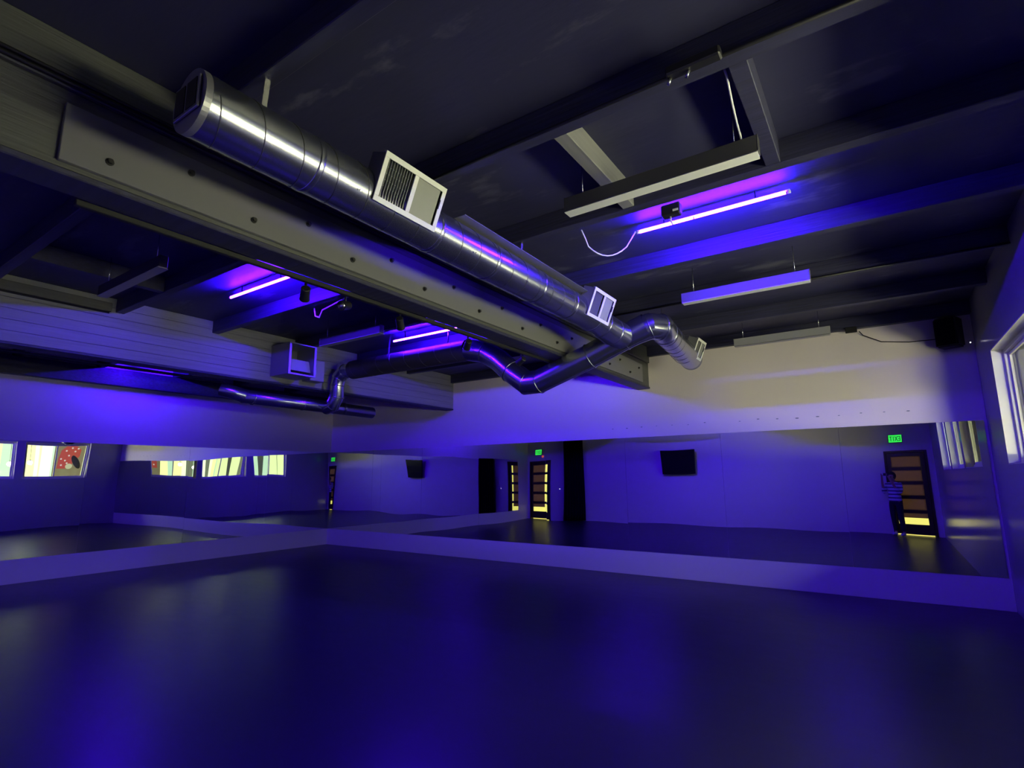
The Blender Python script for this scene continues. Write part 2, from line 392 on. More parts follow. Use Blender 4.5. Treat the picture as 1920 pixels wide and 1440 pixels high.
# black drape on a rod
root = tag(empty('drape', (2.08, -D + .12, 0)), 'tall black drape hanging on the back wall beside the glowing door', 'curtain')
bm = bmesh.new(); n = 72; cols = []
for k in range(n + 1):
    u = k / n; x = (u - .5)
    c = []
    for j in range(13):
        z = .02 + 2.95 * j / 12
        wd_ = .78 * (1 + .10 * (1 - j / 12) ** 2)
        c.append(bm.verts.new((x * wd_, .035 * math.sin(u * 2 * PI * 8 + .5 * math.sin(z)), z)))
    cols.append(c)
for k in range(n):
    for j in range(12): bm.faces.new((cols[k][j], cols[k + 1][j], cols[k + 1][j + 1], cols[k][j + 1]))
o = obj('drape_cloth', bm, 'drape', root, smooth=True); md = o.modifiers.new('s', 'SOLIDIFY'); md.thickness = .004
tube('drape_rod', [(-.5, 0, 2.99), (.5, 0, 2.99)], .014, 'dark', root)
for s in (-.48, .48): obj('rod_bracket', bx(s - .01, s + .01, -.12, .01, 2.975, 3.005), 'dark', root)

# ------------------------------------------------------------------ mirrors, slightly bowed sheets
MZ0, MZ1 = .376, 2.245
def mirror(name, axis, a0, a1, k, label):
    bm = bmesh.new(); nx, nz = 26, 20
    rnd = random.Random(k * 13 + (5 if axis == 'x' else 0))
    tilt = rnd.uniform(-.0012, .0012); yaw_ = rnd.uniform(-.0009, .0009)
    amp = .0017
    g = []
    for i in range(nx + 1):
        row = []
        for j in range(nz + 1):
            u = i / nx; v = j / nz; s = a0 + (a1 - a0) * u; z = MZ0 + (MZ1 - MZ0) * v
            d = amp * math.sin(2 * PI * s / 3.3 + 1.3 + (2 if axis == 'x' else 0)) * math.cos(1.2 * v) * 1.5 + amp * .5 * math.sin(PI * u * 2 + k) * math.sin(PI * v) + tilt * (z - 1.3) + yaw_ * (u - .5)
            off = .012 + d
            row.append(bm.verts.new((s, -off, z) if axis == 'x' else (off, s, z)))
        g.append(row)
    for i in range(nx):
        for j in range(nz):
            f = (g[i][j], g[i + 1][j], g[i + 1][j + 1], g[i][j + 1])
            bm.faces.new(f if axis == 'x' else f[::-1])
    # back sheet
    edge = [g[i][0] for i in range(nx + 1)] + [g[nx][j] for j in range(1, nz + 1)] + [g[i][nz] for i in range(nx - 1, -1, -1)] + [g[0][j] for j in range(nz - 1, 0, -1)]
    bk = [bm.verts.new((v.co.x, -.003, v.co.z) if axis == 'x' else (.003, v.co.y, v.co.z)) for v in edge]
    m_ = len(edge)
    for i in range(m_): bm.faces.new((edge[(i + 1) % m_], edge[i], bk[i], bk[(i + 1) % m_]))
    bm.faces.new(bk)
    me_o = obj(name, bm, 'mirror', smooth=True)
    me_o.data.set_sharp_from_angle(angle=math.radians(40))
    tag(me_o, label, 'mirror', 'mirror sheets along the walls')
NB = 8; pw = W / NB
ordn = ['first', 'second', 'third', 'fourth', 'fifth', 'sixth', 'seventh', 'eighth']
for k in range(NB):
    a0 = k * pw + (.014 if k == 0 else .0015); a1 = (k + 1) * pw - (.03 if k == NB - 1 else .0015)
    mirror('mirror_panel', 'x', a0, a1, k, 'frameless mirror sheet on the long front wall, %s counted from the mirrored corner' % ordn[k])
for k in range(5):
    a1 = -k * 1.7 - (.014 if k == 0 else .0015); a0 = -(k + 1) * 1.7 + .0015
    mirror('mirror_panel', 'y', a0, a1, k, 'frameless mirror sheet on the left wall, %s counted from the mirrored corner' % ordn[k])

# ------------------------------------------------------------------ girders and joists
def bolt(p, parent, ax=Vector((1, 0, 0)), r=.013):
    bm = bmesh.new(); p = Vector(p); sweep(bm, [p - ax * .002, p + ax * .006], r * 1.5, 12); sweep(bm, [p + ax * .005, p + ax * .022], r, 6)
    return obj('bolt', bm, 'dark', parent)
# near girder
root = tag(empty('ceiling_girder', (8.3, 0, 3.08)), 'deep grey painted girder beside the long silver duct', 'beam', 'girders under the ceiling')
def gob(name, a, m, b=.006):
    x0, x1, y0, y1, z0, z1 = a
    return obj(name, bev(bx(x0 - 8.3, x1 - 8.3, y0, y1, z0 - 3.08, z1 - 3.08), b), m, root)
gob('girder_timber', (8.2, 8.395, -D, 0, 3.09, 3.5), 'girder')
gob('girder_top_plate', (8.16, 8.42, -D, 0, 3.5, DECK), 'girder')
gob('girder_bottom_lip', (8.19, 8.41, -D, 0, 3.055, 3.09), 'joist')
pl_ = gob('girder_side_board', (8.395, 8.425, -8.05, -.36, 3.118, 3.42), 'plate', .003)
k = 0
for i in range(20):
    y = -7.85 + i * .385
    zz = 3.33 if i % 2 else 3.2
    bolt((8.425 - 8.3, y, zz - 3.08), pl_)
# far girder
root = tag(empty('ceiling_girder', (3.94, 0, 3.03)), 'deep grey plank girder farther left near the mirrored corner', 'beam', 'girders under the ceiling')
def gob2(name, a, m, b=.006):
    x0, x1, y0, y1, z0, z1 = a
    return obj(name, bev(bx(x0 - 3.94, x1 - 3.94, y0, y1, z0 - 3.03, z1 - 3.03), b), m, root)
bm = bmesh.new()
for q in range(6):
    z0 = 3.05 + q * .12; box(bm, -.1, .1, -D, 0, z0 - 3.03 + .001, min(DECK, z0 + .12) - 3.03 - .001)
obj('girder_planks', bev(bm, .004), 'girder2', root)
gob2('girder_bottom_lip', (3.83, 4.05, -D, 0, 3.02, 3.05), 'joist')
gob2('girder_ledger', (4.04, 4.075, -D, -6.34, 3.59, 3.7), 'girder')
tube('girder_conduit', [(.115, -D, 3.58 - 3.03), (.115, -6.36, 3.58 - 3.03)], .012, 'dark', root)
# joists
JY = [-8.72, -7.5, -6.29, -5.14, -3.86, -2.63, -1.41, -.1]
names = ['ninth', 'eighth', 'seventh', 'sixth', 'fifth', 'fourth', 'third', 'second', 'first']
for j, y in enumerate(JY):
    th = .09
    nth = ['eighth', 'seventh', 'sixth', 'fifth', 'fourth', 'third', 'second', 'first'][j]
    o = obj('ceiling_joist', bev(bx(8.42, W, 0, th, 0, DECK - JB), .005), 'joist', loc=(0, y, JB))
    tag(o, 'dark ceiling joist, window side of the ducted girder, %s from the front wall' % nth, 'joist', 'ceiling joists')
    if j < 7:
        o = obj('ceiling_joist', bev(bx(4.04, 8.16, 0, th, 0, DECK - JB), .005), 'joist', loc=(0, y, JB))
        tag(o, 'dark ceiling joist between the two girders, %s from the front wall' % nth, 'joist', 'ceiling joists')
        o = obj('ceiling_joist', bev(bx(0, 3.84, 0, th, -.0, DECK - JB), .005), 'joist', loc=(0, y, JB))
        tag(o, 'dark ceiling joist over the left mirrors, %s from the front wall' % nth, 'joist', 'ceiling joists')
o = obj('ceiling_joist', bev(bx(4.04, 8.16, 0, .09, 0, DECK - JB), .005), 'joist', loc=(0, -.1, JB))
tag(o, 'dark ceiling joist between the two girders, first from the front wall', 'joist', 'ceiling joists')
o = obj('wall_shade_board', bev(bx(0, .14, -D, 0, 3.3, 3.6), .005), 'joist')  # added and deepened to darken the wall top and shade the tube
tag(o, 'dark board added along the top of the left wall for shade', 'beam')
# blocking between joists
for (x, y0, y1, m, lab) in ((10.14, -6.2, -5.14, 'girder2', 'pale blocking board between two ceiling joists, left end of the near strip light'),
                          (11.14, -6.2, -5.14, 'joist', 'dark blocking board between two ceiling joists, above the cabled end of the near strip light'),
                          (5.25, -7.41, -6.29, 'joist', 'dim blocking board between joists near the far girder')):
    o = obj('blocking', bev(bx(-.045, .045, y0, y1, 0, .165), .004), m, loc=(x, 0, JB + .005)); tag(o, lab, 'blocking board')

# ------------------------------------------------------------------ ducts
def spiral(name, parent, p0, p1, r, pitch=.13, m='galvseam', slant=1):
    p0, p1 = Vector(p0), Vector(p1); L = (p1 - p0).length; t = (p1 - p0).normalized()
    a = Vector((0, 0, 1)) if abs(t.z) < .9 else Vector((1, 0, 0)); u = t.cross(a).normalized(); v = t.cross(u)
    n = int(L / pitch * 28); pts = []
    for i in range(n + 1):
        s = L * i / n; an = 2 * PI * s / pitch * slant
        pts.append(p0 + t * s + (r + .0005) * (math.cos(an) * u + math.sin(an) * v))
    return tube(name, pts, .0028, m, parent, 5)
def collar(parent, p, t, r, wd=.02, m='galv'):
    p = Vector(p); t = Vector(t).normalized(); bm = bmesh.new(); sweep(bm, [p - t * wd, p - t * wd * .6, p + t * wd * .6, p + t * wd], r, 36, True, lambda i: r + (.004 if i in (0, 3) else .008))
    return obj('duct_collar', bm, m, parent, smooth=True)
def register(parent, c, L, H, tilt, yaw_side=1):
    # plate facing +x, tilted to look slightly down; built as its own parts
    root = empty('duct_register', c); root.parent = parent; root.rotation_euler = (0, math.radians(tilt), 0)
    l, h = L / 2, H / 2; b = .032
    bm = bmesh.new()
    box(bm, 0, .008, -l, l, h - b, h); box(bm, 0, .008, -l, l, -h, -h + b); box(bm, 0, .008, -l, -l + b, -h + b, h - b); box(bm, 0, .008, l - b, l, -h + b, h - b)
    box(bm, 0, .008, -.016, .016, -h + b, h - b)
    box(bm, -.02, 0, -l, l, h - .004, h); box(bm, -.02, 0, -l, l, -h, -h + .004)
    obj('register_frame', bev(bm, .0015), 'whitemetal', root)
    obj('register_throat', bx(-.05, -.045, -l + .01, l - .01, -h + .01, h - .01), 'black', root)
    bm = bmesh.new(); n = int((l - b - .02) / .02)
    for i in range(n):
        y = -l + b + .012 + i * .02
        obox(bm, (-.008, y, 0), (.008, -.001, 0), (.0002, .0012, 0), (0, 0, h - b))
    for i in range(1, 6):
        z = -h + b + (2 * h - 2 * b) * i / 6; box(bm, -.03, -.027, -l + b, -.016, z - .0015, z + .0015)
    obj('register_vanes', bm, 'louvre', root)
    bm = bmesh.new()
    for i in range(n):
        y = .016 + .01 + i * .02
        obox(bm, (-.004, y, 0), (.003, .0085, 0), (.0012, -.0004, 0), (0, 0, h - b))
    obj('register_louvre', bm, 'louvre', root)
    obj('register_lever', bev(bx(.006, .012, l - b - .006, l - b + .003, .0, h * .4), .001), 'black', root)
    # sheet metal boot linking the plate to the round duct
    bm = bmesh.new(); box(bm, -.13, -.0, -l + .008, l - .008, -h + .008, h - .008)
    bm.faces.ensure_lookup_table()
    bf = [f for f in bm.faces if f.calc_center_median().x > -.001]; bmesh.ops.delete(bm, geom=bf, context='FACES')
    obj('register_boot', bm, 'galvmatt', root)
    return root

root = tag(empty('air_duct', (9.13, -7.8, 3.27)), 'long silver spiral duct with white grilles hanging beside the near girder, branching under it', 'duct')
O = Vector((9.13, -7.8, 3.27))
def q(*p): return Vector(p) - O
R = .15
bm = bmesh.new(); sweep(bm, [q(9.13, -7.78, 3.27), q(9.13, -3.75, 3.27)], R, 48, False)
obj('duct_main', bm, 'galv', root, smooth=True)
spiral('duct_seam', root, q(9.13, -7.74, 3.27), q(9.13, -4.35, 3.27), R, .21)
bm = bmesh.new(); sweep(bm, [q(9.13, -7.8, 3.27), q(9.13, -7.77, 3.27)], R + .001, 48, True); obj('duct_end_cap', bm, 'galvmatt', root, smooth=False)
# little dark register on the end cap
er = empty('end_register', q(9.13, -7.803, 3.27)); er.parent = root
obj('register_frame', bev(bx(-.11, .11, -.012, 0, -.075, .085), .003), 'galvmatt', er)
for a, b in ((-.095, -.01), (.01, .095)): obj('register_opening', bx(a, b, -.016, -.0121, -.06, .07), 'black', er)
for y in (-7.2, -6.25, -5.6, -4.9, -4.3): collar(root, q(9.13, y, 3.27), (0, 1, 0), R - .004, .018)
register(root, q(9.318, -6.6, 3.312), .52, .29, 22)
register(root, q(9.318, -3.87, 3.312), .5, .29, 22)
obj('duct_access_flange', bev(bx(-.02, .16, 1.75, 3.72, .146, .15), .001), 'galvmatt', root)
# lower wye and header passing under the girder
pts = [(9.13, -3.75, 3.27), (9.13, -3.5, 3.25), (9.16, -3.28, 3.21), (9.18, -3.05, 3.2)]
bm = bmesh.new(); sweep(bm, [q(*p) for p in pts], R + .002, 40, False); obj('duct_elbow', bm, 'galv', root, smooth=True)
for i in (0, 1, 2): collar(root, q(*pts[i]), Vector(pts[min(i + 1, 3)]) - Vector(pts[i]), R, .01)
hp = [(9.46, -2.95, 3.3), (9.18, -2.97, 3.2), (8.75, -3, 3.03), (8.3, -3.02, 2.875), (8.05, -3.03, 2.79), (7.86, -3.03, 2.79), (7.62, -3.04, 2.97), (7.42, -3.05, 3.15), (7.22, -3.07, 3.28), (6.95, -3.1, 3.34)]
bm = bmesh.new(); sweep(bm, [q(*p) for p in hp], R, 40, False); o = obj('duct_header', bm, 'galv', root, smooth=True); shade_auto(o)
for i in (1, 2, 4, 5, 6, 8):
    t = Vector(hp[i + 1]) - Vector(hp[i - 1]); collar(root, q(*hp[i]), t, R, .008)
# right branch
rp = [(9.46, -2.95, 3.3), (9.6, -2.93, 3.34), (9.66, -2.8, 3.35), (9.62, -2.62, 3.34)]
rp = [(9.3, -2.96, 3.245), (9.48, -2.92, 3.3), (9.56, -2.78, 3.31), (9.53, -2.55, 3.3)]
bm = bmesh.new(); sweep(bm, [q(*p) for p in rp], R + .001, 40, False); o = obj('duct_elbow', bm, 'galv', root, smooth=True); shade_auto(o)
for i in (1, 2, 3): collar(root, q(*rp[i]), Vector(rp[i]) - Vector(rp[i - 1]), R, .008)
bm = bmesh.new(); sweep(bm, [q(9.53, -2.55, 3.3), q(9.4, -1.0, 3.26)], R, 48, False); obj('duct_branch', bm, 'galv', root, smooth=True)
spiral('duct_seam', root, q(9.53, -2.5, 3.3), q(9.41, -1.3, 3.262), R, .2)
bm = bmesh.new(); sweep(bm, [q(9.402, -1.02, 3.26), q(9.399, -.985, 3.259)], R + .004, 40, True); obj('duct_end_cap', bm, 'galvmatt', root)
register(root, q(9.6, -1.3, 3.32), .4, .27, 22)
# far run along the joists
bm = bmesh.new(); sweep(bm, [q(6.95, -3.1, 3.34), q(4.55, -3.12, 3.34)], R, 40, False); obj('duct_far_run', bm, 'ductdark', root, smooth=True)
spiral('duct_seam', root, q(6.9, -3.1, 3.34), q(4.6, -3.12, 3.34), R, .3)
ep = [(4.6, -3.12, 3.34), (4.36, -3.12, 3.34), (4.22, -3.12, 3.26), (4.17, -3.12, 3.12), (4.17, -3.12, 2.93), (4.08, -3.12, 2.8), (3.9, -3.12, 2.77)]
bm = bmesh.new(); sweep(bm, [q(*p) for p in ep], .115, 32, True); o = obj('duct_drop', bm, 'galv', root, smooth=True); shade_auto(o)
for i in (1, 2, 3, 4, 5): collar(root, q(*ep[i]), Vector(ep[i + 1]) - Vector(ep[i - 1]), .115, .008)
bm = bmesh.new(); sweep(bm, [q(3.88, -4.55, 2.8), q(3.88, -2.1, 2.78)], .1, 28, True); obj('duct_outlet_run', bm, 'galv', root, smooth=True)
for y in (-4.4, -3.55, -2.75): collar(root, q(3.88, y, 2.793), (0, 1, 0), .1, .012)
bm = bmesh.new(); sweep(bm, [q(3.88, -4.5, 2.8), q(3.86, -4.68, 2.84), q(3.75, -4.8, 2.88)], .1, 24, True); o = obj('duct_elbow', bm, 'galv', root, smooth=True); shade_auto(o)
# straps up to the joists
def strap(x, y, zt, zb, dx=-.02):
    bm = bmesh.new(); obox(bm, (x + dx / 2, y, (zt + zb) / 2), (dx / 2, 0, -(zt - zb) / 2), (0, .014, 0), (.0012, 0, 0)); return obj('hanger_strap', bm, 'chrome', root, loc=-O)
for (x, y) in ((9.15, -7.46), (9.15, -6.25), (9.15, -5.1), (9.15, -3.82)): strap(x, y, JB, 3.42)
for (x, y) in ((9.52, -2.58), (9.42, -1.36), (5.4, -3.12), (6.6, -3.11)): strap(x, y, JB if y > -3 else DECK, 3.44 if x > 9 else 3.48)
for i, y in enumerate((-6.95, -5.9, -5.2, -4.6)):
    bm = bmesh.new(); sweep(bm, [q(9.27, y, 3.19), q(9.277, y, 3.186)], .006, 8); obj('duct_screw', bm, 'led' if 0 else 'chrome', root)

# plenum box at the far girder
root = tag(empty('plenum_box', (4.05, -4.25, 3.12)), 'square sheet metal plenum box fixed to the far girder', 'duct box')
bm = bmesh.new(); t = .012; X1 = .46; Y1 = .44; Z1 = .47
box(bm, 0, X1, 0, t, 0, Z1); box(bm, 0, X1, Y1 - t, Y1, 0, Z1); box(bm, 0, X1, t, Y1 - t, 0, t); box(bm, 0, X1, t, Y1 - t, Z1 - t, Z1); box(bm, 0, t, t, Y1 - t, t, Z1 - t)
obj('plenum_shell', bm, 'galvmatt', root)
bm = bmesh.new()
box(bm, X1, X1 + .02, -.01, .025, -.01, Z1); box(bm, X1, X1 + .02, Y1 - .025, Y1 + .01, -.01, Z1); box(bm, X1, X1 + .02, .025, Y1 - .025, -.01, .015); box(bm, X1, X1 + .02, .025, Y1 - .025, Z1 - .02, Z1)
obj('plenum_flange', bev(bm, .002), 'galvmatt', root)
bm = bmesh.new(); obox(bm, (X1 - .1, Y1 / 2, .16), (.008, 0, .0), (0, Y1 / 2 - .02, 0), (-.03, 0, .09)); obj('plenum_reflector', bm, 'greymetal', root)  # panel added inside so the violet light shows as a bright patch
root = tag(empty('junction_box', (4.05, -3.7, 3.12)), 'flat grey metal box on the far girder beside the plenum box', 'electrical box')
obj('box_body', bev(bx(0, .2, 0, .26, 0, .34), .004), 'galvmatt', root)
obj('box_cover', bev(bx(.2, .206, .01, .25, .01, .33), .002), 'greymetal', root)

# ------------------------------------------------------------------ lights on the ceiling
def batten(x0, x1, y, z, label, m='greymetal', dm='whitemetal'):
    root = tag(empty('strip_light', ((x0 + x1) / 2, y, z)), label, 'light fixture', 'unlit strip lights')
    h = (x1 - x0) / 2
    bm = bmesh.new(); box(bm, -h, h, -.034, .034, .0, .1); obj('light_channel', bev(bm, .003), m, root)
    bm = bmesh.new(); vs = []
    for x in (-h, h): vs.append([bm.verts.new((x, yy, zz)) for yy, zz in ((-.034, -.0005), (-.044, -.012), (.044, -.012), (.034, -.0005))])
    for i in range(4): bm.faces.new((vs[0][i], vs[0][(i + 1) % 4], vs[1][(i + 1) % 4], vs[1][i]))
    bm.faces.new(vs[0]); bm.faces.new(vs[1][::-1])
    obj('light_diffuser', bm, dm, root)
    for s in (-1, 1): obj('light_end_cap', bev(bx(min(s * h, s * (h + .006)), max(s * h, s * (h + .006)), -.034, .034, .0, .102), .002), m, root)
    for s in (-.8, .8):
        tube('hanger_wire', [(s * h, 0, .1), (s * h, 0, DECK - z)], .0035, 'chrome', root, 5)
    return root
batten(9.9, 11.13, -5.68, 3.4, 'unlit white strip light nearest the camera, with a cord at its right end', m='channel')
batten(9.96, 11.15, -3.22, 3.4, 'white strip light washed violet, middle of the right hand row', m='midmetal')
batten(9.98, 11.15, -.85, 3.4, 'grey strip light hanging in front of the wall above the front mirrors', m='greymetal', dm='greymetal')
batten(5.3, 6.6, -6.84, 3.4, 'dim strip light between the girders nearest the camera', m='channel', dm='greymetal')
batten(5.3, 6.5, -4.28, 3.4, 'dim violet strip light between the girders above the far duct run', m='channel', dm='greymetal')

def led_tube(x0, x1, y, z, label, joint=False):
    root = tag(empty('led_tube', ((x0 + x1) / 2, y, z)), label, 'light tube', 'glowing violet tubes')
    h = (x1 - x0) / 2
    obj('tube_mount', bev(bx(-h, h, -.01, .01, .0125, .02), .002), 'whitemetal', root)
    segs = [(-h + .025, -h * .2), (-h * .2 + .012, h - .03)] if joint else [(-h + .02, h - .02)]
    for a, b in segs: tube('tube_lamp', [(a, 0, 0), (b, 0, 0)], .011, 'tube', root, 14)
    for s in (-1, 1):
        c = s * (h - .008); tube('tube_end_cap', [(c - .012, 0, 0), (c + .012, 0, 0)], .0125, 'whitemetal', root, 14)
    for s in (-.6, .6): obj('tube_clip', bx(s * h - .004, s * h + .004, -.006, .006, .022, DECK - z), 'dark', root)
    return root
led_tube(9.97, 11.17, -4.52, 3.69, 'bright violet tube in two sections on the ceiling right of the duct', True)
led_tube(5.45, 6.7, -5.66, 3.68, 'bright violet tube between the girders nearest the camera')
led_tube(5.55, 6.85, -3.2, 3.65, 'thin pink violet tube between the girders farther from the camera')
led_tube(.45, 1.15, -4.55, 3.735, 'violet tube hidden behind the far girder over the left mirrors')

# cables
tag(tube('cable', [(9.68, -5.02, 3.6), (9.68, -4.95, 3.55)] + arc((9.68, -4.9, 3.5), (9.78, -4.75, 3.36), (9.9, -4.6, 3.55), 8) + [(9.96, -4.53, 3.7)], .006, 'cable'), 'white cable sagging from a joist to the two part violet tube', 'cable')
tag(tube('cable', [(11.07, -6.17, 3.64), (11.07, -6.1, 3.63), (11.06, -5.95, 3.57), (11.05, -5.8, 3.55), (11.05, -5.7, 3.508)], .006, 'cable'), 'white cord dropping from a joist to the near strip light', 'cable')
tag(tube('conduit', [(8.45, -6.3, 3.585), (10.9, -6.32, 3.588), (W, -6.3, 3.588)], .011, 'dark'), 'black conduit along the joist over the near strip light', 'conduit')
tag(tube('conduit', [(8.45, -2.645, 3.59), (10.6, -2.66, 3.592), (W, -2.645, 3.59)], .011, 'dark'), 'black conduit along the joist behind the violet washed strip light', 'conduit')
root = tag(empty('conduit', (8.43, 0, 3.5)), 'pair of dark conduits along the side of the near girder', 'conduit')
for z in (.012, .04): tube('conduit_pipe', [(.012, -D, z), (.012, -7.5, z), (.012, -4, z)], .01, 'dark', root)
root = tag(empty('wall_conduit', (.02, 0, 2.97)), 'dark pipe with glints running under the far girder', 'conduit')
tube('conduit_pipe', [(3.9, -D, 0), (3.9, -4.9, 0)], .018, 'drape', root)
# clutter near the first joist: clamp
root = tag(empty('pipe_clamp', (11.0, -6.375, 3.57)), 'dark clamp with loose hardware on the joist above the near strip light', 'clamp')
obj('clamp_body', bev(bx(-.16, .1, -.03, .03, -.03, .02), .008), 'dark', root)
for a in (-.14, -.05): tube('clamp_bolt', [(a, 0, -.03), (a - .02, .01, -.06)], .008, 'chrome', root, 8)
root = tag(empty('power_adapter', (10.42, -5.0, 3.55)), 'small black power adapter under the joist beside the two part violet tube', 'power adapter')
obj('adapter_body', bev(bx(-.07, .07, -.035, .035, -.04, .05), .008), 'black', root)
tube('adapter_cord', [(-.01, 0, -.04), (-.01, 0, -.07), (0, .02, -.1)], .007, 'cable', root)
obj('adapter_label', bx(.02, .06, -.04, -.035, -.02, -.005), 'whitemetal', root)
# hanging cord between girders
tag(tube('cable', [(6.15, -5.02, 3.6), (6.15, -5.0, 3.5), (6.2, -4.98, 3.48), (6.28, -5.0, 3.55), (6.5, -5.02, 3.57), (6.75, -5.04, 3.6), (6.8, -5.04, 3.6)], .008, 'cable'), 'white flex looped under a joist between the girders', 'cable')
tag(tube('cable', [(11.46, -.06, 3.56), (11.5, -.04, 3.5), (11.7, -.03, 3.38), (12.0, -.03, 3.33), (12.3, -.05, 3.32)], .006, 'dark'), 'black cable drooping across the front wall to the speaker', 'cable')
o = tag(obj('junction_box', bev(bx(11.3, 11.44, -.13, -.1, 3.54, 3.62), .006), 'dark'), 'small black box on the joist above the grey strip light', 'electrical box')

# speaker in the corner
root = tag(empty('wall_speaker', (12.42, -.14, 3.36)), 'black wall speaker with a white light in the corner by the window', 'speaker')
rot_ = Matrix.Rotation(math.radians(35), 4, 'Z') @ Matrix.Rotation(math.radians(-12), 4, 'X')
o = obj('speaker_cabinet', bev(bx(-.12, .12, -.14, .08, -.19, .19), .02, 2), 'black', root); o.matrix_local = Matrix.Rotation(math.radians(-25), 4, 'Z')
bm = bmesh.new(); box(bm, -.1, .1, -.152, -.141, -.17, .17); o = obj('speaker_grille', bm, 'drape', root); o.matrix_local = Matrix.Rotation(math.radians(-25), 4, 'Z')
obj('speaker_bracket', bx(-.03, .03, .05, .14, -.03, .03), 'dark', root)
bm = bmesh.new(); bmesh.ops.create_uvsphere(bm, u_segments=10, v_segments=8, radius=.007); o = obj('speaker_indicator', bm, 'led', root, smooth=True); o.location = (.17, -.12, -.17)

# track spotlights under the near girder
root = tag(empty('track_rail', (8.17, 0, 3.04)), 'black lighting track under the near girder', 'track')
obj('rail_body', bev(bx(-.018, .018, -7.9, -2.2, -.02, .015), .004), 'black', root)
def spot(y, yaw_, tilt, label, x=8.15):
    root = tag(empty('track_spotlight', (x, y, 3.02), yaw_), label, 'spotlight', 'black track spotlights')
    tube('spot_stem', [(0, 0, 0), (0, 0, -.05)], .009, 'black', root, 8)
    bm = bmesh.new(); sweep(bm, [(-.05, 0, 0), (-.045, 0, 0), (.04, 0, 0), (.06, 0, 0)], .035, 18, True, lambda i: (.028, .034, .036, .04)[i])
    o = obj('spot_head', bm, 'black', root, smooth=True); shade_auto(o); o.matrix_local = Matrix.Translation((0, 0, -.075)) @ Matrix.Rotation(tilt, 4, 'Y')
    bm = bmesh.new(); sweep(bm, [(.059, 0, 0), (.063, 0, 0)], .03, 18); o = obj('spot_lens', bm, 'chrome', root, smooth=True); o.matrix_local = Matrix.Translation((0, 0, -.075)) @ Matrix.Rotation(tilt, 4, 'Y')
spot(-6.5, 2.6, .5, 'black track spotlight by the right end of the near violet tube')
spot(-6.14, -1.2, .3, 'black track spotlight with a shiny ring lens, second along the track')
spot(-5.55, 2.2, .6, 'black track spotlight in the shadow, third along the track')
spot(-4.6, 2.5, .5, 'black track spotlight near the right end of the pink violet tube')
spot(-3.6, 2.9, .4, 'black track spotlight nearest the duct crossing')
root = tag(empty('hanging_sensor', (7.85, -4.85, 3.2)), 'small pale cone hanging on a wire over the pink violet tube', 'sensor')
bm = bmesh.new(); sweep(bm, [(0, 0, .05), (0, 0, 0), (0, 0, -.008)], .04, 16, True, lambda i: (.018, .045, .03)[i]); obj('sensor_cone', bm, 'whitemetal', root, smooth=True)
tube('sensor_wire', [(0, 0, .05), (0, 0, DECK - 3.2)], .004, 'chrome', root, 5)

# screw marks along the front wall above the mirrors
for i in range(17):
    x = 7.7 + i * .262
    if i == 7: continue
    bm = bmesh.new(); r = random.uniform(.008, .016)
    bmesh.ops.create_uvsphere(bm, u_segments=8, v_segments=6, radius=r)
    o = obj('wall_screw', bm, 'greymetal', smooth=True, loc=(x, -.002, 2.42 + random.uniform(-.012, .012))); o.scale = (1.5, .4, .6)
    tag(o, 'small dark screw fixing in the row above the front mirrors', 'screw', 'screw fixings above the front mirrors')
# glossy metal rail along the window wall is the door light's reflection; floor seams
for i, x in enumerate((1.9, 3.8, 5.7, 7.6, 9.5, 11.4)):
    pass

# ------------------------------------------------------------------ photographer
def skin(name, chains, m, parent, sub=2, root_first=True):
    """chains: list of lists of (co, radius); a chain may start at an existing co"""
    verts = []; rad = []; idx = {}; edges = []
    def key(c): return tuple(round(v, 4) for v in c)
    for ch in chains:
        prev = None
        for c, r in ch:
            k_ = key(c)
            if k_ not in idx: idx[k_] = len(verts); verts.append(c); rad.append(r)
            i = idx[k_]
            if prev is not None and prev != i: edges.append((prev, i))
            prev = i
    me = bpy.data.meshes.new(name); me.from_pydata([tuple(v) for v in verts], edges, [])
    o = bpy.data.objects.new(name, me); COL.objects.link(o); o.parent = parent
    md = o.modifiers.new('skin', 'SKIN'); md.use_smooth_shade = True
    for i, r in enumerate(rad):
        sv = me.skin_vertices[0].data[i]; sv.radius = (r, r) if not isinstance(r, tuple) else r
        sv.use_root = (i == 0)
    md2 = o.modifiers.new('sub', 'SUBSURF'); md2.levels = sub; md2.render_levels = sub
    me.materials.append(M[m]); return o
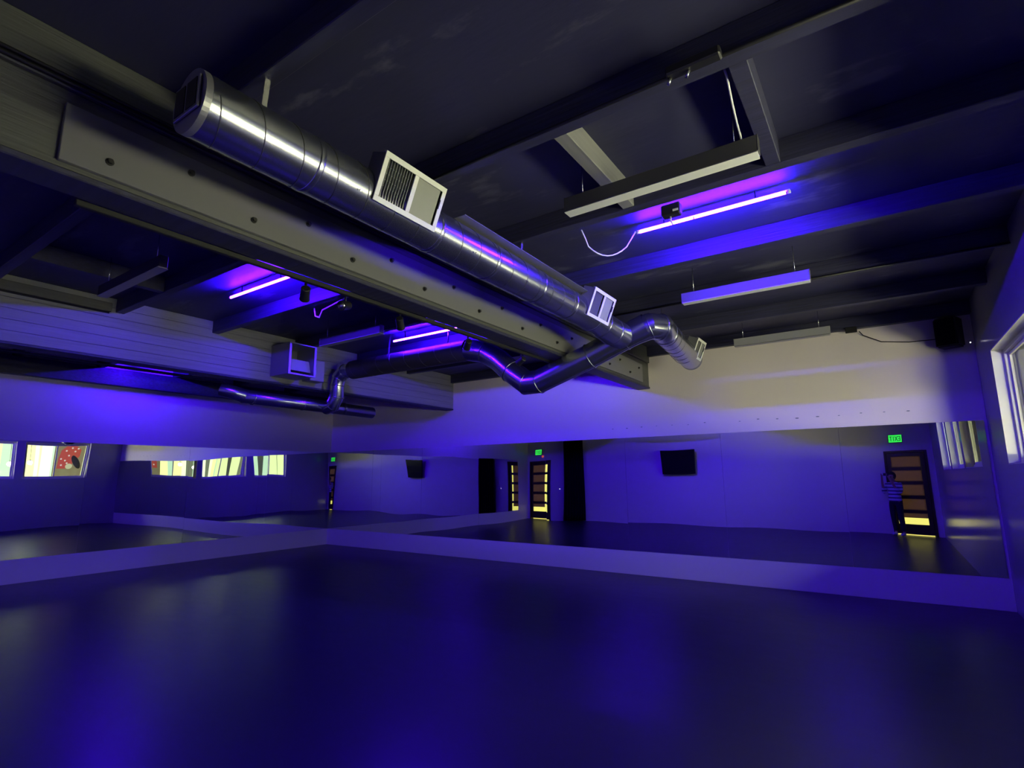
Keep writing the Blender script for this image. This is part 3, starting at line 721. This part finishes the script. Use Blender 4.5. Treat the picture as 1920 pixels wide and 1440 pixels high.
# local frame: x right of the person, y forward (view direction), z up
pc = Vector((CAM.x, CAM.y, 0)) - Vector((F.x, F.y, 0)).normalized() * .33
root = tag(empty('person', (pc.x, pc.y, 0), YAW), 'person in a striped top and dark trousers holding up a phone by the door', 'person')
HZ = 1.53
def P3(x, y, z): return Vector((x, y, z))
phone_z = CAM.z
pelvis = (P3(0, -.02, .93), (.15, .11))
chains = [[pelvis, (P3(0, -.02, 1.06), (.13, .1)), (P3(0, -.03, 1.2), (.14, .105)), (P3(0, -.04, 1.33), (.13, .09)), (P3(0, -.02, 1.4), .055), (P3(0, 0, 1.45), .05), (P3(0, .01, 1.52), (.072, .09)), (P3(0, 0, 1.6), (.07, .085))]]
for s in (-1, 1):
    chains.append([(P3(0, -.04, 1.33), .13), (P3(s * .16, -.03, 1.33), .055), (P3(s * .22, .04, 1.16), .043), (P3(s * .21, .09, 1.1), .04), (P3(s * .15, .2, 1.33), .032), (P3(s * .085, .285, phone_z - .035), .025)])
    chains.append([pelvis, (P3(s * .09, -.02, .88), .085), (P3(s * .1, 0, .5), .058), (P3(s * .105, -.03, .12), .036), (P3(s * .11, -.01, .05), .035), (P3(s * .12, .1, .03), .03)])
    # hand: palm node then fingers and thumb closing on the phone edge
    palm = P3(s * .085, .3, phone_z - .01)
    chains.append([(P3(s * .085, .285, phone_z - .035), .025), (palm, .024)])
    for f_ in range(4):
        dz = .022 - f_ * .017; ln = (.03, .034, .032, .026)[f_]
        b0 = palm + P3(s * .004, .006, dz)
        chains.append([(palm, .024), (b0, .0095), (b0 + P3(-s * .004, .012, .002), .009), (b0 + P3(-s * ln, .016, .003), .0075)])
    chains.append([(palm, .024), (palm + P3(-s * .006, -.014, -.012), .011), (palm + P3(-s * .025, -.012, -.014), .009), (palm + P3(-s * .042, -.006, -.01), .008)])
# ears and nose
chains.append([(P3(0, .01, 1.52), (.072, .09)), (P3(0, .098, 1.508), .012), (P3(0, .112, 1.5), .01)])
for s in (-1, 1): chains.append([(P3(0, .01, 1.52), (.072, .09)), (P3(s * .078, .0, 1.525), .012), (P3(s * .083, -.008, 1.545), .012)])
skin('person_body', chains, 'skin', root, 2)
sh = [[(P3(0, -.02, .86), (.19, .145)), (P3(0, -.02, .94), (.182, .14)), (P3(0, -.02, 1.06), (.165, .128)), (P3(0, -.03, 1.2), (.168, .128)), (P3(0, -.04, 1.33), (.145, .1)), (P3(0, -.02, 1.385), .07)]]
for s in (-1, 1): sh.append([(P3(0, -.04, 1.33), .13), (P3(s * .165, -.03, 1.335), .07), (P3(s * .225, .04, 1.16), .06), (P3(s * .21, .095, 1.1), .055), (P3(s * .17, .17, 1.26), .046)])
skin('striped_top', sh, 'shirt', root, 2)
tr = [[(P3(0, -.02, 1.0), (.145, .118)), (P3(0, -.02, .92), (.16, .125))]]
for s in (-1, 1): tr.append([(P3(0, -.02, .92), .16), (P3(s * .09, -.02, .86), .1), (P3(s * .1, 0, .5), .075), (P3(s * .105, -.025, .1), .058)])
skin('trousers', tr, 'trousers', root, 2)
for s in (-1, 1):
    skin('trainer', [[(P3(s * .105, -.05, .045), .042), (P3(s * .11, .02, .045), .044), (P3(s * .12, .13, .035), .036)]], 'shoe', root, 2)
bm = bmesh.new(); bmesh.ops.create_uvsphere(bm, u_segments=24, v_segments=16, radius=1)
for v in bm.verts:
    v.co = Vector((v.co.x * .092, v.co.y * .108 - .012, v.co.z * .112 + 1.56))
dl = [f for f in bm.faces if f.calc_center_median().y > .035 and f.calc_center_median().z < 1.6 or f.calc_center_median().z < 1.47]
bmesh.ops.delete(bm, geom=dl, context='FACES')
o = obj('hair', bm, 'hair', root, smooth=True); md = o.modifiers.new('s', 'SOLIDIFY'); md.thickness = .015
for s in (-1, 1):
    bm = bmesh.new(); bmesh.ops.create_uvsphere(bm, u_segments=10, v_segments=8, radius=.012)
    obj('eye', bm, 'black', root, smooth=True, loc=(s * .03, .092, 1.535))
bm = bmesh.new(); bmesh.ops.create_uvsphere(bm, u_segments=10, v_segments=8, radius=.016); 
for v in bm.verts: v.co = Vector((v.co.x * 1.4, v.co.y * .5, v.co.z * .4))
obj('mouth', bm, mat('lip', (.3, .08, .07), .5), root, smooth=True, loc=(0, .098, 1.462))

# phone, its lens is the camera position
root = tag(empty('phone', CAM - F * .014 + RV * .055), 'black smartphone held up sideways by the person at the door', 'phone')
root.rotation_euler = Matrix((RV, UV, -F)).transposed().to_euler()
obj('phone_body', bev(bx(-.075, .075, -.036, .036, -.004, .004), .003, 2), 'black', root)
obj('phone_screen', bx(-.071, .071, -.033, .033, .004, .0045), 'tv', root)
